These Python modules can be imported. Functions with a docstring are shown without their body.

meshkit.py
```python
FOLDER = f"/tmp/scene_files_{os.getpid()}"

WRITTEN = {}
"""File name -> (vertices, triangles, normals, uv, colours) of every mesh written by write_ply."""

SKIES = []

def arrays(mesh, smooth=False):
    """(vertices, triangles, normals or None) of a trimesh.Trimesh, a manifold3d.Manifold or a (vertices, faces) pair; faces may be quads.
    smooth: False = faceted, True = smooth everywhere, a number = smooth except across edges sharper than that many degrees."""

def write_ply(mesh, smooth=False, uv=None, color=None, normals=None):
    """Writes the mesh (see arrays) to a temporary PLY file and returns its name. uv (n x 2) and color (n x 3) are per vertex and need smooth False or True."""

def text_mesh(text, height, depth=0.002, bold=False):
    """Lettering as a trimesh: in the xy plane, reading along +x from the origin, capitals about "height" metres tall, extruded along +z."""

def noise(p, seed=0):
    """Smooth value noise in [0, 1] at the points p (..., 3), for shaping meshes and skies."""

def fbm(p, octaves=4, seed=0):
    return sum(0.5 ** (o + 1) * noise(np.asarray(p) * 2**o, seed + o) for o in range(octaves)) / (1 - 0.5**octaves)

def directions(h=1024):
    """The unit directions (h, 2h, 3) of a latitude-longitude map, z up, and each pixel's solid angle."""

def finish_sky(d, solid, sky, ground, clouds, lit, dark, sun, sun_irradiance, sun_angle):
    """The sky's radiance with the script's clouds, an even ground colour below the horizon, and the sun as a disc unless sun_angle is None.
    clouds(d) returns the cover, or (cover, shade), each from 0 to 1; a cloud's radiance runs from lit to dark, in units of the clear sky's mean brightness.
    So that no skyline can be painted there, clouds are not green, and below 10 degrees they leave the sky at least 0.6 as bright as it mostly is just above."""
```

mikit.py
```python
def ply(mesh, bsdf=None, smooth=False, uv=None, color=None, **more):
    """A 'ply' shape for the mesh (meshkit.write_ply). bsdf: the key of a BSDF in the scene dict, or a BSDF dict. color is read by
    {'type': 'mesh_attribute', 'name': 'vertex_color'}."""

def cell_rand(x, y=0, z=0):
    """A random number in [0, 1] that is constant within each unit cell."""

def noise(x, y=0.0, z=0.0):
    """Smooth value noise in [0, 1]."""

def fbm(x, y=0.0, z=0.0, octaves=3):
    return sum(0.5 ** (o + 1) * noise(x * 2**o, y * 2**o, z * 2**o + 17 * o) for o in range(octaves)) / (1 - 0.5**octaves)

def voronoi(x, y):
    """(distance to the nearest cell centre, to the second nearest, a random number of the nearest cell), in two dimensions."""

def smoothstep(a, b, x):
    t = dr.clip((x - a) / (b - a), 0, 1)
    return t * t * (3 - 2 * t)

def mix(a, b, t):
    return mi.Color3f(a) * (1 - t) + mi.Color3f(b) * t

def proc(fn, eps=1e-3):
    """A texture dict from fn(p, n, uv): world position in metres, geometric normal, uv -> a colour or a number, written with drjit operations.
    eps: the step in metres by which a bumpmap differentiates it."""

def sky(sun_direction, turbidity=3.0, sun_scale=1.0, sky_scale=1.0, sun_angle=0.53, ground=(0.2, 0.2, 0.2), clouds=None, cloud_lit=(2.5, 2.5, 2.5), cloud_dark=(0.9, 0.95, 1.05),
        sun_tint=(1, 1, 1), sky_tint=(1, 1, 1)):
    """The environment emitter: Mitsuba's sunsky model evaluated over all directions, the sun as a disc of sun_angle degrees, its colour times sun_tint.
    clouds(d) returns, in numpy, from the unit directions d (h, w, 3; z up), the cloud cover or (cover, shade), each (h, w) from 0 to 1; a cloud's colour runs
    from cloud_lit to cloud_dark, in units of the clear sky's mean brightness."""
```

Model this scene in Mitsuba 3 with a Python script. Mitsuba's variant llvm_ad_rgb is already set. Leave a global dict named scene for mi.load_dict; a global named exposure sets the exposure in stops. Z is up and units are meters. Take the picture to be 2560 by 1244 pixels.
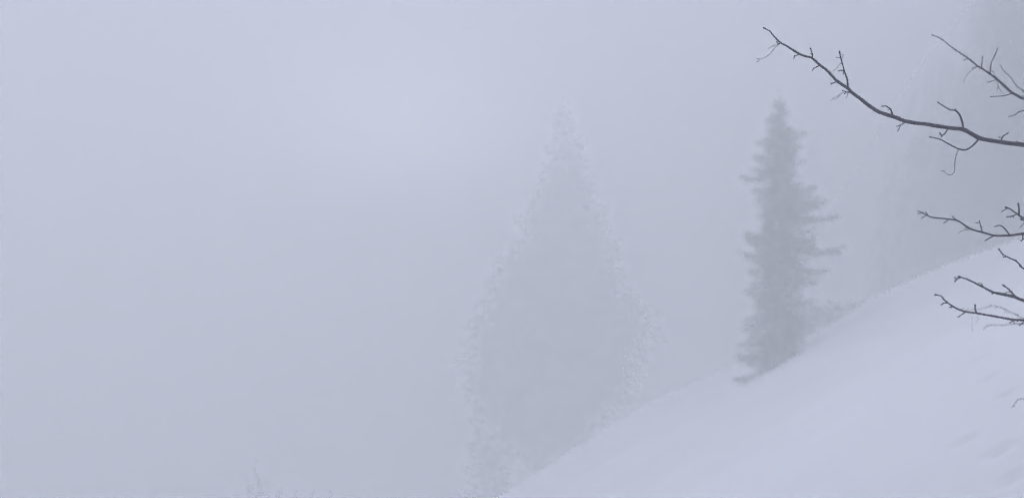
import math
import numpy as np
import mitsuba as mi
import mikit, meshkit
from scipy.interpolate import RBFInterpolator

T = mi.ScalarTransform4f
scene, labels = {}, {}

# ------------------------------------------------------------------ camera, sky, exposure, air
FOV, PITCH = 66.0, math.radians(4.0)
scene['camera'] = {
    'type': 'thinlens', 'aperture_radius': 0.010, 'focus_distance': 2.6, 'fov': FOV, 'fov_axis': 'x', 'near_clip': 0.05, 'far_clip': 2000.0,
    'to_world': T().look_at(origin=[0, 0, 0], target=[0, math.cos(PITCH), math.sin(PITCH)], up=[0, 0, 1]),
    'medium': {'type': 'ref', 'id': 'haze_air'},
}
SUN_AZ, SUN_EL = math.radians(-7.8), math.radians(1.0)          # from straight ahead, towards +x
SUN = np.array([math.sin(SUN_AZ) * math.cos(SUN_EL), math.cos(SUN_AZ) * math.cos(SUN_EL), math.sin(SUN_EL)])


def overcast(d):
    """Closed cloud, brighter round the hidden sun and a little brighter overhead."""
    ang = np.degrees(np.arccos(np.clip(d @ SUN, -1, 1)))
    glow = np.exp(-(ang / 9.0) ** 2) + 0.0612 * np.clip(d[..., 2], 0, 1) ** 1.5
    return np.ones(ang.shape), 1.0 - np.clip(glow, 0, 1)


scene['sky'] = mikit.sky(SUN.tolist(), turbidity=3, sun_scale=0.0, sun_angle=14, ground=(0.7, 0.7, 0.72), clouds=overcast,
                         cloud_lit=(60.0, 64.0, 66.0), cloud_dark=(1.10, 1.165, 1.80))
exposure = 3.85
SIGMA = 0.046
scene['haze_air'] = {'type': 'homogeneous', 'albedo': {'type': 'rgb', 'value': [0.998, 0.998, 0.998]}, 'sigma_t': SIGMA,
                     'phase': {'type': 'hg', 'g': 0.6}}

# ------------------------------------------------------------------ helpers
FPX = 1280 / math.tan(math.radians(FOV / 2))                     # pixels of the 2560 wide photograph per unit tangent


def at(px, py, y):
    """The point at distance y ahead of the eye that the photograph shows at (px, py)."""
    a, b = (px - 1280) / FPX, (622 - py) / FPX
    d = np.array([a, math.cos(PITCH) - b * math.sin(PITCH), math.sin(PITCH) + b * math.cos(PITCH)])
    return d * (y / d[1])


def add(key, mesh, bsdf, smooth=False):
    scene[key] = mikit.ply(mesh, bsdf, smooth=smooth)
    return key


def add_foliage(key, mesh, bsdf):
    """Foliage shaded as a soft mass lit from above, dark underneath."""
    v, f = mesh
    scene[key] = {'type': 'ply', 'filename': meshkit.write_ply((v, f), False, normals=np.tile([0.0, 0, 1], (len(v), 1))), 'face_normals': False, 'bsdf': {'type': 'ref', 'id': bsdf}}


def numbered(base):
    key, n = base, 0
    while key in scene or any(k.startswith(key + '__') for k in scene):
        n += 1
        key = f'{base}_{n:03d}'
    return key


class MB:
    """Collects tubes, blobs and blades into one mesh."""

    def __init__(self):
        self.v, self.f, self.n = [], [], 0

    def put(self, v, f):
        self.v.append(np.asarray(v, float)); self.f.append(np.asarray(f, int) + self.n); self.n += len(v)

    def tube(self, pts, rad, sides=7, cap=True):
        pts, rad = np.asarray(pts, float), np.broadcast_to(np.asarray(rad, float), (len(pts),))
        t = np.gradient(pts, axis=0)
        t /= np.linalg.norm(t, axis=1, keepdims=True) + 1e-12
        ref = np.array([0.31, 0.87, 0.38])
        a = np.cross(t, ref); a /= np.linalg.norm(a, axis=1, keepdims=True) + 1e-12
        b = np.cross(t, a)
        ph = np.arange(sides) / sides * 2 * np.pi
        ring = pts[:, None] + rad[:, None, None] * (np.cos(ph)[None, :, None] * a[:, None] + np.sin(ph)[None, :, None] * b[:, None])
        v = ring.reshape(-1, 3)
        i, j = np.meshgrid(np.arange(len(pts) - 1), np.arange(sides), indexing='ij')
        p, q = (i * sides + j).ravel(), (i * sides + (j + 1) % sides).ravel()
        f = np.vstack([np.stack([p, q, q + sides], 1), np.stack([p, q + sides, p + sides], 1)])
        if cap:
            v = np.vstack([v, pts[0], pts[-1]])
            k, n = np.arange(sides), len(v)
            last = (len(pts) - 1) * sides
            f = np.vstack([f, np.stack([(k + 1) % sides, k, k * 0 + n - 2], 1), np.stack([last + k, last + (k + 1) % sides, k * 0 + n - 1], 1)])
        self.put(v, f)

    def blades(self, p, d, w):
        """Flat needle sprays: two crossed triangles-pairs (lozenges) from p along d, half width vectors w."""
        m = p + d * 0.45
        v = np.stack([p, m + w, p + d, m - w], 1).reshape(-1, 3)
        k = np.arange(len(p))[:, None] * 4
        self.put(v, np.vstack([k + [0, 1, 2], k + [0, 2, 3]]))

    def mesh(self):
        return np.vstack(self.v), np.vstack(self.f)


def smooth_path(pts, n):
    """Catmull-Rom through the points, n samples per span."""
    pts = np.asarray(pts, float)
    if len(pts) < 3:
        s = np.linspace(0, 1, n + 1)[:, None]
        return pts[0] * (1 - s) + pts[-1] * s
    q = np.vstack([2 * pts[0] - pts[1], pts, 2 * pts[-1] - pts[-2]])
    out = []
    for i in range(1, len(q) - 2):
        s = np.arange(n)[:, None] / n
        out.append(0.5 * (2 * q[i] + (q[i + 1] - q[i - 1]) * s + (2 * q[i - 1] - 5 * q[i] + 4 * q[i + 1] - q[i + 2]) * s ** 2
                          + (3 * q[i] - q[i - 1] - 3 * q[i + 1] + q[i + 2]) * s ** 3))
    return np.vstack(out + [pts[-1:]])


# ------------------------------------------------------------------ materials
def snow_fn(p, n, uv):
    g = mikit.fbm(p.x * 0.5, p.y * 0.5, p.z * 0.5, 2)
    return mikit.mix((0.665, 0.67, 0.685), (0.705, 0.71, 0.725), g)


def snow_relief(p, n, uv):
    return mikit.fbm(p.x * 6, p.y * 6, p.z * 6, 3)


scene['snow_material'] = {'type': 'twosided', 'm': {'type': 'bumpmap', 't': mikit.proc(snow_relief, 0.01), 'scale': 0.003,
                          'b': {'type': 'principled', 'base_color': mikit.proc(snow_fn), 'roughness': 0.85, 'specular': 0.3}}}


def bark_fn(p, n, uv):
    g = mikit.fbm(p.x * 60, p.y * 60, p.z * 60, 3)
    return mikit.mix((0.028, 0.025, 0.040), (0.078, 0.071, 0.105), g)


def bark_relief(p, n, uv):
    return mikit.fbm(p.x * 180, p.y * 180, p.z * 180, 3)


scene['bark_material'] = {'type': 'twosided', 'm': {'type': 'bumpmap', 't': mikit.proc(bark_relief, 0.0005), 'scale': 0.0015,
                          'b': {'type': 'principled', 'base_color': mikit.proc(bark_fn), 'roughness': 0.8, 'specular': 0.3}}}


def trunk_fn(p, n, uv):
    g = mikit.fbm(p.x * 9, p.y * 9, p.z * 3, 3)
    return mikit.mix((0.035, 0.028, 0.024), (0.09, 0.08, 0.072), g)


scene['trunk_material'] = {'type': 'twosided', 'm': {'type': 'diffuse', 'reflectance': mikit.proc(trunk_fn)}}


def needle_fn(p, n, uv):
    g = mikit.fbm(p.x * 0.8, p.y * 0.8, p.z * 0.8, 2)
    return mikit.mix((0.034, 0.037, 0.038), (0.042, 0.045, 0.046), g)


scene['needle_material'] = {'type': 'diffuse', 'reflectance': mikit.proc(needle_fn)}


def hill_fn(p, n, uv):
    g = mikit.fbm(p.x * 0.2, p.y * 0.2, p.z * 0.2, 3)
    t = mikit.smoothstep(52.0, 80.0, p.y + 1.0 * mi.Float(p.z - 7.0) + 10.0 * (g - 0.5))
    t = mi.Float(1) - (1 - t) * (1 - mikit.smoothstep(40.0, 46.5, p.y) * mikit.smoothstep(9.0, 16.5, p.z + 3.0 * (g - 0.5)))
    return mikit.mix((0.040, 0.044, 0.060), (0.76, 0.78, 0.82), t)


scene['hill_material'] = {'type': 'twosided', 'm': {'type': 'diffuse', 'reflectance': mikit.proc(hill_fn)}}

# ------------------------------------------------------------------ the snow slope
ctrl = [(0, 0, -1.6), (-2, 1, -3.0), (2.6, 1.5, -1.35), (1.5, 4, -1.9), (0, 6, -3.4), (-4, 6, -5.6), (0, 14, -5.8), (-5, 20, -10), (-20, 20, -19), (-20, 60, -20),
        (-50, 20, -22), (-50, 70, -27), (-50, -30, -18), (-76, 20, -25), (-76, 100, -32), (-76, -50, -24), (-125, 20, -30), (-125, 100, -38), (-125, 190, -56), (-125, -50, -26), (-200, 190, -58), (-200, -50, -30), (-200, 60, -36),
        (0, -15, -0.5), (15, -15, 6), (15, 5, 4.6), (35, 0, 11), (35, -40, 11), (60, 20, 13), (60, 90, 13), (40, 45, 6), (36, 70, 1), (60, 150, 4), (0, -50, 1),
        (0, 75, -21), (0, 90, -26), (0, 110, -31), (0, 150, -42), (0, 190, -53), (-40, 112, -32), (-50, 190, -54), (20, 110, -20), (20, 90, -12), (30, 190, -50), (25, 150, -36)]
for px, py, y in [(2560, 1244, 5.0), (2330, 1244, 6.2), (2100, 1244, 7.6), (1880, 1244, 9.6), (1700, 1244, 13), (1500, 1244, 20), (1360, 1244, 29),
                  (2560, 590, 34), (2400, 640, 34), (2200, 690, 34), (2080, 762, 32), (2020, 850, 30.5), (1960, 910, 29.4), (1860, 984, 28), (1795, 1002, 27),
                  (2400, 700, 28), (2400, 850, 14), (2150, 950, 16), (1900, 1060, 20), (1700, 1080, 24), (1560, 1140, 26),
                  (2560, 640, 40), (2200, 740, 40), (2080, 840, 37), (1960, 935, 33), (1860, 1000, 32), (1790, 985, 33),
                  (1800, 905, 43), (1700, 952, 43), (1600, 1000, 42), (1520, 1042, 42), (1440, 1112, 41), (1330, 1178, 40), (1220, 1242, 40), (1120, 1320, 39),
                  (1800, 990, 52), (1600, 1100, 52), (1440, 1200, 51), (1220, 1340, 50), (2560, 660, 52), (2200, 800, 52), (1960, 930, 46)]:
    ctrl.append(tuple(at(px, py, y)))
ctrl = np.array(ctrl)
rbf = RBFInterpolator(ctrl[:, :2], ctrl[:, 2], kernel='linear', smoothing=0.02)
FOOT = [at(2450, 915, 11.0), at(2468, 985, 9.4), at(2515, 1045, 8.2), at(2500, 1150, 6.6), at(2530, 1200, 5.9), at(2416, 1102, 7.4)]


def ground(xy):
    xy = np.asarray(xy, float)
    z = np.concatenate([rbf(c) for c in np.array_split(xy, max(1, len(xy) // 20000))])
    return z


def axis(lo, hi, mid0, mid1, fine, grow=1.06):
    out = list(np.arange(mid0, mid1 + fine, fine))
    s = fine
    while out[-1] < hi:
        s = min(s * grow, 6); out.append(min(out[-1] + s, hi))
    s = fine
    while out[0] > lo:
        s = min(s * grow, 6); out.insert(0, max(out[0] - s, lo))
    return np.array(out)


from scipy.ndimage import gaussian_filter
from scipy.interpolate import RegularGridInterpolator
cx, cy = np.arange(-200, 71, 1.0), np.arange(-56, 190, 1.0)
CX, CY = np.meshgrid(cx, cy, indexing='ij')
Zc = gaussian_filter(ground(np.stack([CX.ravel(), CY.ravel()], 1)).reshape(CX.shape), 2.4)
ground_at = RegularGridInterpolator((cx, cy), Zc, method='linear', bounds_error=False, fill_value=None)
gx, gy = axis(-198, 69, 2.0, 8.0, 0.08), axis(-55, 188, 4.5, 13.0, 0.08)
X, Y = np.meshgrid(gx, gy, indexing='ij')
P = np.stack([X.ravel(), Y.ravel()], 1)
Z = RegularGridInterpolator((cx, cy), Zc, method='cubic')(P)
q = np.c_[P, np.zeros(len(P))]
Z += 0.03 * (meshkit.fbm(q * 0.35, 2, 5) - 0.5) + 0.002 * (meshkit.fbm(q * 2.3, 3, 9) - 0.5)
for i, c in enumerate(FOOT):                                     # old hollows trodden into the snow
    a = (0.5, 1.1, 0.8, 0.3, 0.9, 0.2, 1.3, 0.6)[i]
    dx, dy = P[:, 0] - c[0], P[:, 1] - c[1]
    u, v = dx * math.cos(a) + dy * math.sin(a), -dx * math.sin(a) + dy * math.cos(a)
    r = np.sqrt((u / 0.13) ** 2 + (v / 0.10) ** 2) * (1.3, 1.2, 1.3, 0.9, 1.0, 1.1, 1.2, 1.4)[i] + 0.5 * (meshkit.noise(q * 7, 3) - 0.5)
    Z += -0.05 * np.exp(-r ** 4) + 0.004 * np.exp(-((r - 1.5) / 0.4) ** 2)
idx = np.arange(len(P)).reshape(X.shape)
quad = np.stack([idx[:-1, :-1], idx[1:, :-1], idx[1:, 1:], idx[:-1, 1:]], -1).reshape(-1, 4)
add('snow_slope', (np.c_[P, Z], quad), 'snow_material', smooth=True)
labels['snow_slope'] = {'label': 'smooth white snow slope falling away to the left', 'kind': 'structure'}


def gz(x, y):
    return float(ground_at([[x, y]])[0])


# ------------------------------------------------------------------ the dark steep hillside on the right, going away into the fog
TOP = 19.0
sl, hl = np.linspace(0, 1, 160), np.linspace(0, 1, 60)
foot = smooth_path([(22, -54), (27, -25), (27, 0), (24.6, 18), (23.6, 34), (24.2, 41), (26.2, 52), (30.5, 68), (37, 86), (45, 112), (57, 150), (64, 180)], 40)
foot = foot[np.linspace(0, len(foot) - 1, 160).astype(int)]
away = np.clip((foot[:, 1] - 38) / 24, 0, 1)
hv = []
for h in np.linspace(0, 1.25, 60):
    up = min(h, 1.0)
    z = np.array([gz(*p) - 1.0 for p in foot]) * (1 - up) + (TOP - 1.6) * up
    hv.append(np.c_[foot[:, 0] + up * (1.5 + 3 * away) + max(h - 1, 0) * 24, foot[:, 1] + up ** 1.3 * (1 + 4 * away), z])
hv = np.stack(hv, 1)
nz = meshkit.fbm(hv * [0.10, 0.10, 0.14], 4, 2) - 0.5
hv[..., 0] += 0.5 * nz
hv[..., 2] = np.minimum(hv[..., 2] + 1.2 * nz * np.linspace(0, 1, 60)[None], TOP)
hidx = np.arange(160 * 60).reshape(160, 60)
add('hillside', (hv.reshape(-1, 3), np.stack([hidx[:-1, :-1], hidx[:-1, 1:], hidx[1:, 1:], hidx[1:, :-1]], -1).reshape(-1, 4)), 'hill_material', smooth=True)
labels['hillside'] = {'label': 'dark steep hillside fading into the fog at the right', 'kind': 'structure'}

# ------------------------------------------------------------------ conifers


def fronds(mb, o, d, ln, wd, rng, sag):
    """Hanging branchlets: narrow leaf-shaped strips from the points o along d, bending down."""
    n = len(o)
    side = np.cross(d, rng.normal(0, 1, (n, 3)) + [0, 0, 0.3])
    side /= np.linalg.norm(side, axis=1, keepdims=True) + 1e-9
    rows = []
    for s, w in ((0.0, 0.30), (0.3, 0.95), (0.65, 0.80), (1.0, 0.06)):
        c = o + d * (ln * s)[:, None]
        c[:, 2] -= sag * ln * s * s
        jag = (wd * w * rng.uniform(0.75, 1.25, n))[:, None]
        rows += [c + side * jag, c - side * jag]
    v = np.stack(rows, 1).reshape(-1, 3)
    k = np.arange(n)[:, None] * 8
    mb.put(v, np.vstack([k + t for t in ([0, 2, 3], [0, 3, 1], [2, 4, 5], [2, 5, 3], [4, 6, 7], [4, 7, 5])]))


def bough(mb, wood, base, az, length, rise, droop, rng, dens=1.0, size=1.0):
    """One spruce branch: a drooping limb, branchlets to both sides and a fringe hanging under it."""
    n = 9
    s = np.linspace(0, 1, n)
    out = np.array([math.cos(az), math.sin(az), 0])
    side = np.array([-math.sin(az), math.cos(az), 0])
    wob = rng.normal(0, 0.04)
    pts = base + np.outer(s * length, out) + np.outer(s ** 2 * length * wob * 2, side)
    pts[:, 2] += length * (rise * s - droop * np.sin(s * 2.4) * s + 0.14 * s ** 3)
    wood.tube(pts, 0.010 + 0.012 * length * (1 - s), 4)
    for kind, per in ((0, 11), (1, 10), (2, 6)):
        m = max(3, int(length * per * dens / size))
        t = rng.uniform(0.06, 1.0, m) ** 0.85
        k = t * (n - 1)
        i = np.minimum(k.astype(int), n - 2)
        o = pts[i] + (pts[i + 1] - pts[i]) * (k - i)[:, None]
        if kind == 0:                                            # spread sideways
            ang = rng.uniform(0.35, 1.0, m) * rng.choice([-1, 1], m)
            d = np.cos(ang)[:, None] * out + np.sin(ang)[:, None] * side
            d[:, 2] = rng.uniform(-0.35, 0.15, m)
            ln = size * (0.20 + 0.34 * length * (1 - t) * rng.uniform(0.4, 1.0, m))
        elif kind == 1:                                          # hang below the limb
            d = out * rng.uniform(0.1, 0.7, m)[:, None] + side * rng.normal(0, 0.3, m)[:, None]
            d[:, 2] = -rng.uniform(0.5, 1.1, m)
            ln = size * rng.uniform(0.14, 0.34, m) * (1.15 - 0.6 * t)
        else:                                                    # along the limb, over the tip
            d = out + rng.normal(0, 0.22, (m, 3))
            ln = size * rng.uniform(0.15, 0.32, m)
        d /= np.linalg.norm(d, axis=1, keepdims=True)
        fronds(mb, o, d, ln, np.minimum(ln * 0.28, 0.09 * size), rng, 0.25)


def spruce(key, base, height, left, right, seed, levels, per, lean=0.0, trunk_r=0.14, droop=0.30, size=1.0, dens=1.0, named=(), low=0.06, ragged=(0.72, 1.08)):
    """left/right: (height fraction, reach) outlines of the crown on its two sides; named: (height, azimuth, length) of boughs that stand out."""
    rng = np.random.default_rng(seed)
    base = np.asarray(base, float)
    hh = np.linspace(0, 1, 14)
    axis_pts = base + np.c_[lean * hh * height + 0.03 * np.sin(hh * 9), 0.03 * np.cos(hh * 7), hh * height]
    tr = MB()
    flare = trunk_r * (1 - hh) ** 0.9 + 0.012
    flare[0] *= 1.35
    tr.tube(np.vstack([axis_pts[:1] - [0, 0, 0.6], axis_pts]), np.r_[flare[0] * 1.1, flare], 9)
    mb, wood = MB(), MB()
    L, R = np.array(left).T, np.array(right).T

    def reach(f, az):
        c = math.cos(az)
        l, r = np.interp(f, L[0], L[1]), np.interp(f, R[0], R[1])
        return (l + r) / 2 + (r - l) / 2 * c

    fr = np.linspace(low, 0.985, levels)
    for f in fr:
        n = per if f < 0.85 else max(4, per - 2)
        a0 = rng.uniform(0, 2 * np.pi)
        for k in range(n):
            az = a0 + 2 * np.pi * (k + rng.uniform(-0.3, 0.3)) / n
            ff = f + rng.normal(0, 0.4 / levels)
            ln = reach(ff, az) * rng.uniform(*ragged)
            if ln < 0.06:
                continue
            b = base + [lean * ff * height, 0, ff * height]
            bough(mb, wood, b, az, ln, rng.uniform(-0.05, 0.22) + 0.35 * max(0, ff - 0.75), droop * rng.uniform(0.6, 1.3) * (1 - 0.55 * ff), rng, dens, size if size < 2 else size * min(1.0, 0.22 + 1.7 * (1 - ff)))
    mb.put(*wood.mesh())
    mb.tube([axis_pts[-2], axis_pts[-1] + [0, 0, height * 0.02]], [0.02, 0.006], 4)
    key = numbered(key)
    add(key + '__trunk', tr.mesh(), 'trunk_material', smooth=True)
    add_foliage(key + '__crown', mb.mesh(), 'needle_material')
    for f, az, ln, rise in named:
        nb, nw = MB(), MB()
        bough(nb, nw, base + [lean * f * height, 0, f * height], az, ln, rise, 0.16, rng, dens * 1.2, size)
        nb.put(*nw.mesh())
        add_foliage(numbered(key + '__bough'), nb.mesh(), 'needle_material')
    return key


# the dark narrow spruce standing on the knoll
DS = 30.5
b0 = at(1957, 912, DS); b0[2] = at(1957, 930, DS)[2]
top = at(1946, 234, DS)
H1 = top[2] - b0[2]
PXM = DS / FPX


def prof(rows, y0, y1):
    """(photo row, reach in photo pixels) -> (height fraction, metres)."""
    r = [((y0 - y) / (y0 - y1), w * PXM) for y, w in rows]
    return sorted(r)


left1 = prof([(222, 0), (250, 5), (262, 12), (278, 17), (295, 25), (325, 26), (350, 44), (400, 52), (437, 62), (460, 60), (500, 62), (550, 60), (583, 92), (605, 92), (645, 102), (682, 108), (720, 96), (760, 90), (780, 98),
              (800, 90), (850, 92), (880, 104), (905, 108), (935, 104)], 930, 222)
right1 = prof([(222, 0), (250, 5), (262, 12), (278, 19), (295, 28), (325, 44), (350, 54), (400, 58), (425, 40), (450, 36), (465, 78), (480, 98), (510, 108), (545, 112), (560, 60), (583, 84), (605, 88), (645, 62), (682, 84),
               (720, 66), (745, 62), (780, 62), (800, 58), (815, 34), (830, 64), (850, 44), (880, 30), (905, 16), (935, 8)], 930, 222)
rows = lambda y: (930 - y) / (930 - 222)
k1 = spruce('spruce_tree', b0, H1, left1, right1, 11, 32, 11, ragged=(0.42, 1.08), lean=(top[0] - b0[0]) / H1, trunk_r=0.15, droop=0.36,
            named=[(rows(532), 0.05, 142 * PXM, -0.03), (rows(616), -0.1, 148 * PXM, -0.02), (rows(655), 0.1, 118 * PXM, -0.18), (rows(330), 0.2, 68 * PXM, 0.15), (rows(432), 3.2, 96 * PXM, -0.05),
                   (rows(830), 3.1, 104 * PXM, -0.32), (rows(880), 3.2, 112 * PXM, -0.12), (rows(900), 3.05, 112 * PXM, -0.45)])
labels[k1] = {'label': 'dark narrow ragged spruce standing on the snowy knoll right of centre', 'category': 'tree'}

# the tall spruce far back in the fog
DB = 71.0
PXM = DB / FPX
b1 = at(1384, 1265, DB)
top = at(1411, 258, DB)
H2 = top[2] - b1[2]
left2 = prof([(258, 0), (300, 22), (360, 40), (440, 62), (520, 88), (580, 108), (640, 138), (700, 160), (760, 182), (800, 196), (900, 205), (1000, 190), (1080, 140), (1130, 60), (1265, 0)], 1265, 258)
right2 = prof([(258, 0), (300, 28), (360, 48), (440, 72), (520, 98), (580, 118), (640, 146), (700, 172), (780, 205), (850, 215), (920, 180), (1000, 120), (1060, 80), (1130, 20), (1265, 0)], 1265, 258)
k2 = spruce('spruce_tree', b1, H2, left2, right2, 23, 34, 14, ragged=(0.45, 1.0), lean=(top[0] - b1[0]) / H2, trunk_r=0.42, size=4.2, dens=1.9, droop=0.36)
labels[k2] = {'label': 'tall broad spruce almost lost in the fog behind the snow crest at the centre', 'category': 'tree'}
# a lower one beside its foot
b2 = at(1226, 1290, DB - 9)
top = at(1222, 985, DB - 9)
H3 = top[2] - b2[2]
w3 = prof([(985, 0), (1010, 14), (1060, 34), (1120, 46), (1180, 56), (1230, 62), (1280, 40)], 1290, 985)
k3 = spruce('spruce_tree', b2, H3, w3, w3, 31, 20, 8, trunk_r=0.14, size=1.6, ragged=(0.4, 1.05))
labels[k3] = {'label': 'low faint spruce at the left foot of the tall one, half below the crest', 'category': 'tree'}

# low dwarf pines creeping up the slope behind the dark spruce


def dwarf(px, py, y, w, h, seed, label):
    rng = np.random.default_rng(seed)
    b = at(px, py, y)
    mb, wood = MB(), MB()
    for k in range(60):
        az = rng.uniform(0, 2 * np.pi)
        bough(mb, wood, b + [rng.normal(0, w * 0.12), rng.normal(0, w * 0.12), rng.uniform(0, 0.2)], az, w * rng.uniform(0.35, 0.6), rng.uniform(0.3, 1.3) * h / w * 2, 0.05, rng, 1.0, 1.0)
    key = numbered('dwarf_pine')
    add_foliage(key + '__crown', mb.mesh(), 'needle_material')
    add(key + '__stems', wood.mesh(), 'trunk_material', smooth=True)
    labels[key] = {'label': label, 'category': 'shrub'}


dwarf(2036, 862, 38, 2.6, 0.7, 41, 'low dark shrub on the slope just right of the dark spruce trunk')
dwarf(2092, 806, 41, 2.8, 0.7, 42, 'upper of the two faint low shrubs on the slope right of the dark spruce')

# ------------------------------------------------------------------ the bare tree whose branches reach in from the right
z1 = lambda p: (1860 + p[0] / 4.1475, 40 + p[1] / 4.1475)
z2 = lambda p: (2160 + p[0] / 3.11, 60 + p[1] / 3.11)
z3 = lambda p: (2260 + p[0] / 3.3625, 480 + p[1] / 3.3625)
z4 = lambda p: (2300 + p[0] / 3.157, 850 + p[1] / 3.157)
rngb = np.random.default_rng(77)
TREE = np.array([3.05, 2.55])
tree = 'bare_tree'


def limb(mb, pts, r, bumps=True, sides=8, tip=True):
    pts = smooth_path(pts, 6)
    s = np.linspace(0, 1, len(pts))
    rad = np.interp(s, np.linspace(0, 1, len(r)), r)
    if bumps:
        kn = np.cumsum(np.linalg.norm(np.diff(pts, axis=0, prepend=pts[:1]), axis=1))
        rad = rad * (1 + 0.13 * (meshkit.noise(np.c_[kn * 70, kn * 0, kn * 0 + r[0] * 9999], 4) - 0.5) + 0.10 * np.maximum(0, np.sin(kn * 160 + r[0] * 5000)) ** 8)
    mb.tube(pts, rad, sides)
    return pts, rad


def bud(mb, p, d, r):
    """A pointed bud: a short spindle."""
    d = d / (np.linalg.norm(d) + 1e-9)
    t = np.array([-1.0, -0.5, 0.2, 1.0, 1.9, 2.5])
    mb.tube(p + np.outer(t * r, d), np.array([0.55, 0.95, 1.1, 0.9, 0.45, 0.08]) * r, 7)


def world(pts, conv, d0, d1):
    """Photo points from the tip inwards, at distances from d0 (first) to d1 (last)."""
    n = len(pts)
    return np.array([at(*conv(p), d0 + (d1 - d0) * i / max(n - 1, 1)) for i, p in enumerate(pts)])


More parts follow.
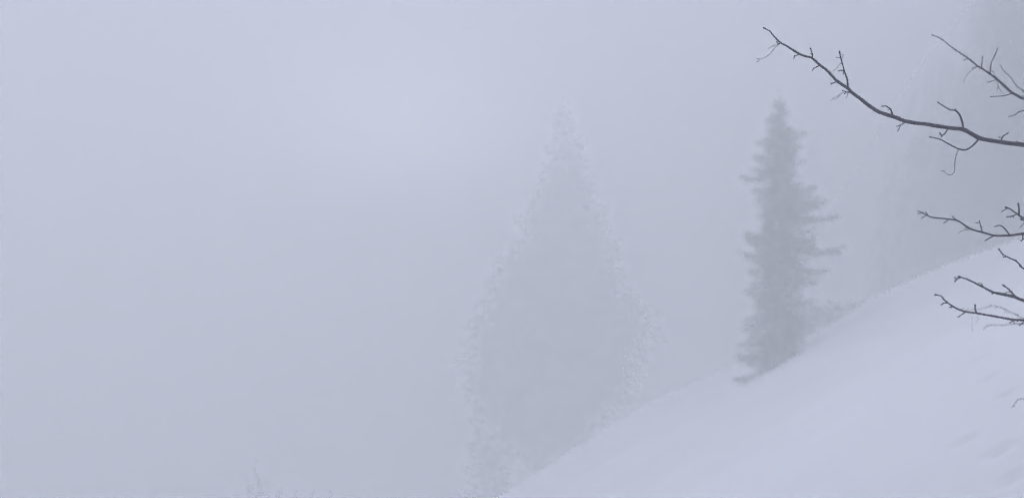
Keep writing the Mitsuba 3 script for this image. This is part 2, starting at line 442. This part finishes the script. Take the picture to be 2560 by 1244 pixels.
def branch(conv_pts, dia, d0, d1, attach, twigs=()):
    """conv_pts: [(conv, points)], tip first; dia: diameters in photo pixels, tip to frame edge; attach: height on the trunk or None."""
    px = [c(p) for c, ps in conv_pts for p in ps]
    n = len(px)
    w = np.array([at(*p, d0 + (d1 - d0) * i / (n - 1)) for i, p in enumerate(px)])
    cum = np.r_[0, np.cumsum(np.linalg.norm(np.diff(w, axis=0), axis=1))]
    rad = np.interp(cum / cum[-1], np.linspace(0, 1, len(dia)), dia) / 2 / FPX * np.linspace(d0, d1, n)
    pts, r = list(w), list(rad)
    if attach is not None:
        end = np.array([TREE[0], TREE[1], attach])
        d = w[-1] - w[-2]; d /= np.linalg.norm(d)
        g = np.linalg.norm(end - w[-1])
        c1, c2 = w[-1] + d * g * 0.4, end - (end - w[-1]) * 0.3
        for s in (0.15, 0.3, 0.5, 0.7, 0.85, 1.0):
            pts.append((1 - s) ** 3 * w[-1] + 3 * (1 - s) ** 2 * s * c1 + 3 * (1 - s) * s ** 2 * c2 + s ** 3 * end)
            r.append(rad[-1] * (1 + 0.5 * s))
    key = numbered(tree + '__branch')
    mb = MB()
    limb(mb, pts, r)
    bud(mb, w[0], w[0] - w[1], rad[0] * 1.7)
    add(key, mb.mesh(), 'bark_material', smooth=50)
    wp = np.array(px)
    for tw in twigs:
        conv, tp, td, budded = tw[:4]
        t0 = np.array(conv(tp[0]))
        j = int(np.argmin(((wp - t0) ** 2).sum(1)))
        dd = d0 + (d1 - d0) * j / (n - 1)
        if len(tp) > 2 and budded != 2:
            fwd = rngb.uniform(-0.05, 0.05)
        else:
            fwd = rngb.uniform(-0.02, 0.02)
        tpx = [conv(p) for p in tp]
        tw_w = np.array([at(*p, dd + fwd * i / max(1, len(tpx) - 1)) for i, p in enumerate(tpx)])
        r0 = np.array(td) / 2 / FPX * dd
        tm = MB()
        if len(tw_w) == 2:
            tw_w = np.array([tw_w[0], tw_w.mean(0) + rngb.normal(0, 0.0006, 3), tw_w[1]])
        limb(tm, tw_w, r0, sides=6)
        if budded:
            bud(tm, tw_w[-1], tw_w[-1] - tw_w[-2], max(r0[-1] * 1.5, 0.0016))
        add(numbered(key + '__twig'), tm.mesh(), 'bark_material', smooth=50)
    return key


branch([(z1, [(212, 128), (268, 160), (305, 205), (380, 280), (430, 305), (500, 350), (590, 402), (650, 422), (705, 438), (790, 512), (860, 565), (930, 640), (975, 683), (1075, 750), (1120, 795), (1215, 865), (1290, 925), (1390, 990), (1500, 1030)]),
        (z2, [(250, 728), (310, 752), (400, 770), (470, 777), (560, 792), (640, 804), (700, 812), (770, 820), (830, 850), (900, 888), (980, 905), (1060, 917), (1150, 930), (1260, 942)])],
       [2.6, 4.5, 5.6, 7.0, 8.6, 9.4, 9.2, 10.4, 10.8], 2.75, 2.35, 0.25,
       [(z1, [(370, 290), (342, 272)], [3, 2.2], 1), (z1, [(368, 290), (325, 325), (290, 370), (250, 410), (205, 437), (160, 447), (122, 438)], [1.6, 1.1], 0), (z1, [(162, 447), (150, 468), (135, 477)], [1.3, 1.6], 1),
        (z1, [(358, 293), (300, 312), (246, 342)], [1.5, 1.2], 0), (z1, [(588, 402), (555, 405), (527, 420), (517, 438)], [3, 2.2], 1), (z1, [(532, 416), (515, 418)], [2, 1.6], 0),
        (z1, [(707, 438), (710, 400), (702, 375), (690, 342)], [3.4, 2.6], 1), (z1, [(707, 405), (694, 394)], [2, 1.8], 1), (z1, [(788, 514), (750, 530), (722, 547), (711, 561)], [3.2, 2.4], 1), (z1, [(730, 543), (716, 540)], [2, 1.8], 0),
        (z1, [(970, 685), (930, 692), (908, 704)], [3, 2.8], 1), (z1, [(1078, 750), (1070, 660), (1045, 585), (1020, 495), (1002, 430), (992, 378)], [5, 3.6, 3, 2.8], 1),
        (z1, [(1012, 455), (1026, 425), (1028, 405), (1012, 400)], [1.4, 1.1], 0), (z1, [(1004, 440), (975, 435), (948, 425)], [1.8, 1.1], 0), (z1, [(1018, 478), (970, 530), (935, 565), (905, 575)], [1.5, 1.0], 0),
        (z1, [(1043, 583), (1018, 566), (984, 570)], [3, 2], 1), (z1, [(1034, 575), (1028, 602)], [2.4, 2.2], 1), (z1, [(1010, 570), (1005, 558)], [2, 1.8], 0),
        (z1, [(1100, 792), (1060, 788), (1025, 775)], [3.2, 2.2], 1), (z1, [(1066, 790), (1048, 803)], [2.2, 2], 1), (z1, [(1070, 797), (1072, 825), (1055, 850)], [1.4, 1.2], 0),
        (z1, [(1035, 790), (965, 830), (895, 880)], [1.5, 1.1], 0), (z1, [(1005, 815), (970, 845), (940, 867)], [1.2, 1.0], 0),
        (z2, [(222, 714), (210, 670), (190, 650), (165, 638), (140, 640)], [4.6, 3.4, 2.6], 1), (z2, [(198, 660), (184, 671)], [1.8, 1.4], 0),
        (z2, [(320, 765), (285, 785), (258, 795)], [3, 2.0], 1), (z2, [(288, 784), (275, 808), (265, 829)], [2.6, 2.2], 1), (z2, [(652, 815), (630, 850), (605, 867), (592, 850)], [3.6, 2.4], 1), (z2, [(612, 862), (604, 876)], [2.2, 1.8], 1), (z2, [(606, 864), (590, 862)], [2, 1.6], 0),
        (z2, [(770, 818), (765, 770), (745, 710), (710, 672), (670, 668), (605, 630), (577, 611)], [5, 4.6, 3.8, 3, 2.4], 1), (z2, [(710, 672), (712, 662)], [2.4, 2], 1), (z2, [(672, 666), (664, 674)], [2, 1.4], 0),
        (z2, [(895, 892), (840, 950), (790, 978), (735, 970), (680, 945), (610, 905), (560, 888), (520, 880)], [4.2, 3.8, 3.2, 2.6], 1),
        (z2, [(735, 970), (712, 1040), (706, 1090), (705, 1140), (690, 1165), (660, 1173), (638, 1162), (625, 1142), (597, 1141)], [1.9, 1.4, 1.2], 0), (z2, [(706, 1085), (695, 1088)], [1.2, 1], 0), (z2, [(772, 976), (770, 984)], [2, 2], 1),
        (z2, [(1066, 912), (1080, 875), (1115, 850)], [3.6, 2.6], 1), (z2, [(1076, 885), (1052, 880)], [2.2, 1.6], 1), (z2, [(1186, 930), (1188, 917)], [3, 2.2], 1)])
branch([(z2, [(535, 88), (600, 117), (680, 180), (760, 235), (810, 268), (880, 325), (930, 355), (985, 393), (1040, 435), (1100, 490), (1150, 535), (1200, 560), (1260, 588)])],
       [2.0, 2.6, 3.6, 4.6, 6.0, 7.0], 3.15, 2.95, 0.75,
       [(z2, [(600, 119), (592, 116)], [1.6, 1.4], 0), (z2, [(805, 268), (780, 282)], [2.4, 2], 1), (z2, [(880, 330), (843, 345)], [2.4, 2], 1), (z2, [(914, 340), (918, 290), (921, 260)], [3, 2], 1),
        (z2, [(980, 390), (985, 330), (992, 295), (1020, 240), (1036, 195)], [3.4, 2.4, 2], 1), (z2, [(1021, 240), (1014, 236)], [1.8, 1.6], 0), (z2, [(880, 337), (820, 375), (785, 425), (773, 467)], [1.2, 0.9], 0),
        (z2, [(985, 360), (1005, 375), (1020, 410), (1040, 470), (1050, 500), (1070, 530), (1090, 545)], [1.6, 1.3, 1.0], 0), (z2, [(1042, 485), (1035, 515)], [1.1, 1], 0), (z2, [(1020, 410), (1037, 418), (1036, 404)], [1.1, 0.9], 0),
        (z2, [(1028, 432), (1000, 443), (968, 452)], [2.4, 2], 1), (z2, [(1152, 538), (1100, 555), (1040, 562), (988, 565)], [3.2, 2.2], 1), (z2, [(1205, 560), (1180, 568)], [1.4, 1], 0), (z2, [(1225, 572), (1202, 575)], [1.4, 1], 0)])
branch([(z2, [(1062, 320), (1085, 365), (1135, 410), (1170, 460), (1200, 495), (1235, 515), (1268, 530)])], [1.4, 2.0, 2.4, 3.2], 3.6, 3.4, 0.9,
       [(z2, [(1136, 412), (1130, 405)], [1.4, 1.2], 0), (z2, [(1245, 520), (1232, 512)], [2.4, 2], 1), (z2, [(1255, 528), (1238, 530)], [2.4, 2], 1), (z2, [(1250, 560), (1228, 563)], [1.8, 1.4], 0)])
branch([(z2, [(1128, 720), (1175, 705), (1205, 685), (1244, 672), (1270, 664)])], [2.0, 2.6, 3.0], 3.3, 3.1, 0.65, [(z2, [(1206, 686), (1198, 684)], [1.8, 1.6], 0)])
branch([(z3, [(120, 160), (145, 168), (185, 192), (240, 212), (310, 220), (400, 230), (450, 240), (510, 278), (560, 308), (620, 328), (680, 343), (760, 365), (850, 365), (930, 360), (1020, 348)])],
       [2.4, 3.2, 4.0, 4.6, 5.4, 6.4], 2.95, 2.6, 0.10,
       [(z3, [(150, 176), (120, 182)], [2.4, 2], 1), (z3, [(184, 194), (153, 215)], [2.6, 2], 1), (z3, [(202, 197), (187, 172)], [2.6, 2.2], 1), (z3, [(265, 216), (248, 225)], [2, 1.6], 1), (z3, [(285, 218), (280, 228)], [1.8, 1.4], 1),
        (z3, [(372, 231), (342, 254)], [2.8, 2.2], 1), (z3, [(446, 240), (407, 206)], [2.8, 2.2], 1), (z3, [(555, 310), (517, 304)], [2.6, 2], 1), (z3, [(545, 318), (500, 320), (470, 335), (455, 353)], [1.6, 1.0], 0),
        (z3, [(662, 338), (648, 300), (634, 245)], [2.8, 2.2], 1), (z3, [(632, 256), (607, 260)], [2, 1.6], 1), (z3, [(650, 298), (655, 292)], [1.8, 1.6], 1), (z3, [(650, 330), (628, 324)], [2, 1.4], 0),
        (z3, [(758, 367), (720, 385), (690, 403)], [3.2, 2.2], 1), (z3, [(885, 358), (850, 310), (810, 280), (770, 287)], [3.2, 3.0, 2.4], 1), (z3, [(792, 283), (786, 276)], [1.8, 1.6], 0), (z3, [(999, 355), (998, 395), (985, 408)], [3.2, 2.4], 1), (z3, [(998, 390), (1008, 398)], [2, 1.8], 1)])
branch([(z3, [(855, 128), (890, 140), (930, 170), (965, 190), (1020, 224)])], [3.0, 4.0, 4.6], 2.5, 2.4, 0.18,
       [(z3, [(876, 134), (832, 157)], [3, 2.4], 1), (z3, [(966, 188), (967, 140), (960, 102)], [4, 3.2], 1), (z3, [(948, 185), (910, 200), (873, 207)], [3.4, 2.4], 1), (z3, [(918, 197), (921, 211)], [2.4, 2], 1), (z3, [(893, 203), (896, 212)], [2.2, 1.8], 1),
        (z3, [(1030, 238), (1005, 236), (986, 226)], [4.5, 3.4], 1), (z3, [(1004, 234), (988, 235)], [3, 2.4], 1), (z3, [(1020, 250), (1000, 270), (974, 300)], [2.6, 1.8], 0)])
branch([(z3, [(800, 482), (830, 520), (870, 545), (940, 578), (980, 615), (1025, 655)])], [2.8, 3.4, 4.0], 2.6, 2.5, -0.05,
       [(z3, [(832, 522), (828, 530)], [2.2, 1.8], 1), (z3, [(858, 540), (838, 545)], [2.4, 2], 1), (z3, [(905, 560), (893, 560)], [2.4, 2], 1), (z3, [(945, 580), (943, 574)], [2, 2], 1)])
branch([(z3, [(465, 710), (520, 728), (580, 755), (660, 795), (750, 840), (840, 860), (930, 880), (1030, 918)])], [3.2, 4.0, 5.4, 7.4, 8.2], 2.45, 2.2, -0.25,
       [(z3, [(484, 717), (432, 718)], [2.6, 2.2], 1), (z3, [(482, 716), (450, 730), (431, 747)], [3, 2.4], 1), (z3, [(448, 730), (434, 732)], [2, 1.8], 1), (z3, [(668, 798), (650, 768), (622, 765)], [2.2, 1.6], 0), (z3, [(655, 775), (648, 786)], [1.6, 1.2], 0),
        (z3, [(940, 882), (885, 820), (840, 786)], [4.6, 3.2], 1), (z3, [(893, 838), (870, 840), (848, 848)], [2.6, 2], 1), (z3, [(765, 846), (742, 852)], [3, 2], 1), (z3, [(530, 733), (526, 726)], [2.2, 2], 1)])
branch([(z3, [(265, 862), (310, 872), (340, 905), (390, 945), (440, 975), (510, 1002), (600, 1015), (700, 1032), (800, 1050), (900, 1068), (960, 1075), (1030, 1079)])], [2.8, 3.6, 4.4, 5.0, 5.8, 6.6], 2.5, 2.2, -0.42,
       [(z3, [(368, 930), (335, 932), (316, 944)], [3, 2.6], 1), (z3, [(402, 955), (386, 967)], [2.6, 2.4], 1), (z3, [(406, 960), (398, 974)], [2, 1.6], 0), (z3, [(516, 1006), (480, 1032), (450, 1050)], [3.2, 2], 0), (z3, [(472, 1036), (468, 1045)], [2, 1.8], 1),
        (z3, [(609, 1014), (597, 975), (598, 950)], [4.4, 3.2], 1), (z3, [(605, 1000), (598, 994)], [2.4, 2], 1), (z3, [(925, 1072), (890, 1096)], [3, 2], 1), (z3, [(912, 1078), (926, 1098)], [2.6, 2], 1), (z3, [(1025, 1090), (995, 1100), (972, 1115)], [4, 2.6], 1), (z3, [(340, 905), (332, 900)], [2.2, 2], 1)])
branch([(z3, [(430, 988), (500, 983), (600, 985), (680, 970), (740, 955), (800, 963), (860, 990), (930, 1025), (1030, 1074)])], [1.1, 1.5, 2.0, 2.4], 4.8, 4.2, -0.6,
       [(z3, [(740, 955), (720, 938)], [1.5, 1.2], 0), (z3, [(775, 962), (768, 980)], [1.4, 1], 0), (z3, [(852, 987), (862, 975)], [1.4, 1], 0), (z3, [(860, 1012), (888, 1018)], [1.2, 1], 0), (z3, [(965, 1040), (948, 1018)], [1.5, 1], 0), (z3, [(845, 985), (842, 1010), (836, 1035)], [0.9, 0.6], 0),
        (z3, [(578, 1010), (573, 1050), (572, 1110), (580, 1170)], [0.9, 0.7], 0), (z3, [(626, 1020), (620, 1060), (605, 1105)], [0.8, 0.6], 0)])
branch([(z3, [(672, 1148), (690, 1128), (740, 1115), (830, 1117), (930, 1105), (1030, 1114)])], [1.4, 1.8, 2.0], 4.4, 4.1, -0.75, [(z3, [(694, 1126), (692, 1120)], [1.2, 1], 0), (z3, [(740, 1115), (728, 1108)], [1.3, 1], 0), (z3, [(925, 1105), (922, 1112)], [1.3, 1], 0)])
branch([(z4, [(725, 528), (740, 513), (750, 495), (780, 465), (821, 460), (850, 458)])], [1.4, 1.6, 2.2], 4.4, 4.2, -1.0, [(z4, [(740, 513), (748, 526)], [1.4, 1.2], 0), (z4, [(780, 465), (766, 462)], [1.2, 0.9], 0)])
tz = gz(*TREE) - 0.4
hh = np.linspace(0, 1, 12)
tm = MB()
tm.tube(np.c_[TREE[0] + 0.05 * np.sin(hh * 5), TREE[1] + 0.04 * np.sin(hh * 4 + 1), tz + hh * (1.25 - tz)], 0.062 * (1 - hh) ** 0.7 + 0.02, 12)
add(tree + '__trunk', tm.mesh(), 'bark_material', smooth=True)
labels[tree] = {'label': 'leafless tree reaching bare budded branches in from the right edge', 'category': 'tree'}

# ------------------------------------------------------------------ a bare bush low down in the fog, bottom left
rs = np.random.default_rng(5)
BD = 30.0
bb = MB()
root = at(705, 1244, BD); rz = gz(root[0], root[1])
bkey = 'bare_bush'
for k, (px, py, w) in enumerate([(638, 1148, 4.5), (650, 1186, 4.5), (630, 1205, 3.0), (668, 1196, 3.5), (612, 1178, 2.2), (700, 1218, 3.0), (740, 1222, 3.0), (785, 1226, 3.0), (830, 1228, 2.4), (690, 1230, 3.0)]):
    tip = at(px, py, BD + rs.uniform(-0.8, 0.8))
    foot_ = np.array([root[0] + rs.normal(0, 0.25), root[1] + rs.normal(0, 0.25), rz - 0.2])
    s = np.linspace(0, 1, 9)[:, None]
    mid = foot_ * 0.55 + tip * 0.45 + [0.25 * (tip[0] - foot_[0]) * -0.3, 0, 0.5]
    p = (1 - s) ** 2 * foot_ + 2 * s * (1 - s) * mid + s ** 2 * tip
    m = MB()
    m.tube(p, np.linspace(0.03, 0.4 * w / 2 / FPX * BD, 9), 5)
    for j in range(9):
        t = rs.uniform(0.35, 0.97); i = int(t * 8)
        o = p[i] + (p[min(i + 1, 8)] - p[i]) * (t * 8 - i)
        d = np.array([rs.normal(0, 0.5), rs.normal(0, 0.5), rs.uniform(0.4, 1.0)]); d /= np.linalg.norm(d)
        ln = 0.8 * (1.2 - t) * rs.uniform(0.5, 1.2)
        m.tube(np.array([o, o + d * ln * 0.5, o + d * ln + [0, 0, 0.05]]), [0.008, 0.006, 0.004], 4)
    add(numbered(bkey + '__stem'), m.mesh(), 'bark_material', smooth=True)
labels[bkey] = {'label': 'faint bare bush of thin stems at the bottom left in the fog', 'category': 'shrub'}

# ------------------------------------------------------------------ the fog: one closed box round everything
zlow = float(Z.min()) - 1.0
lo, hi = np.array([-200, -57, zlow]), np.array([92, 204, 19.6])
scene['haze'] = {'type': 'cube', 'to_world': T().translate(((lo + hi) / 2).tolist()).scale(((hi - lo) / 2).tolist()), 'bsdf': {'type': 'null'}, 'interior': {'type': 'ref', 'id': 'haze_air'}}
labels['haze'] = {'label': 'thick pale winter fog filling the air', 'kind': 'stuff'}
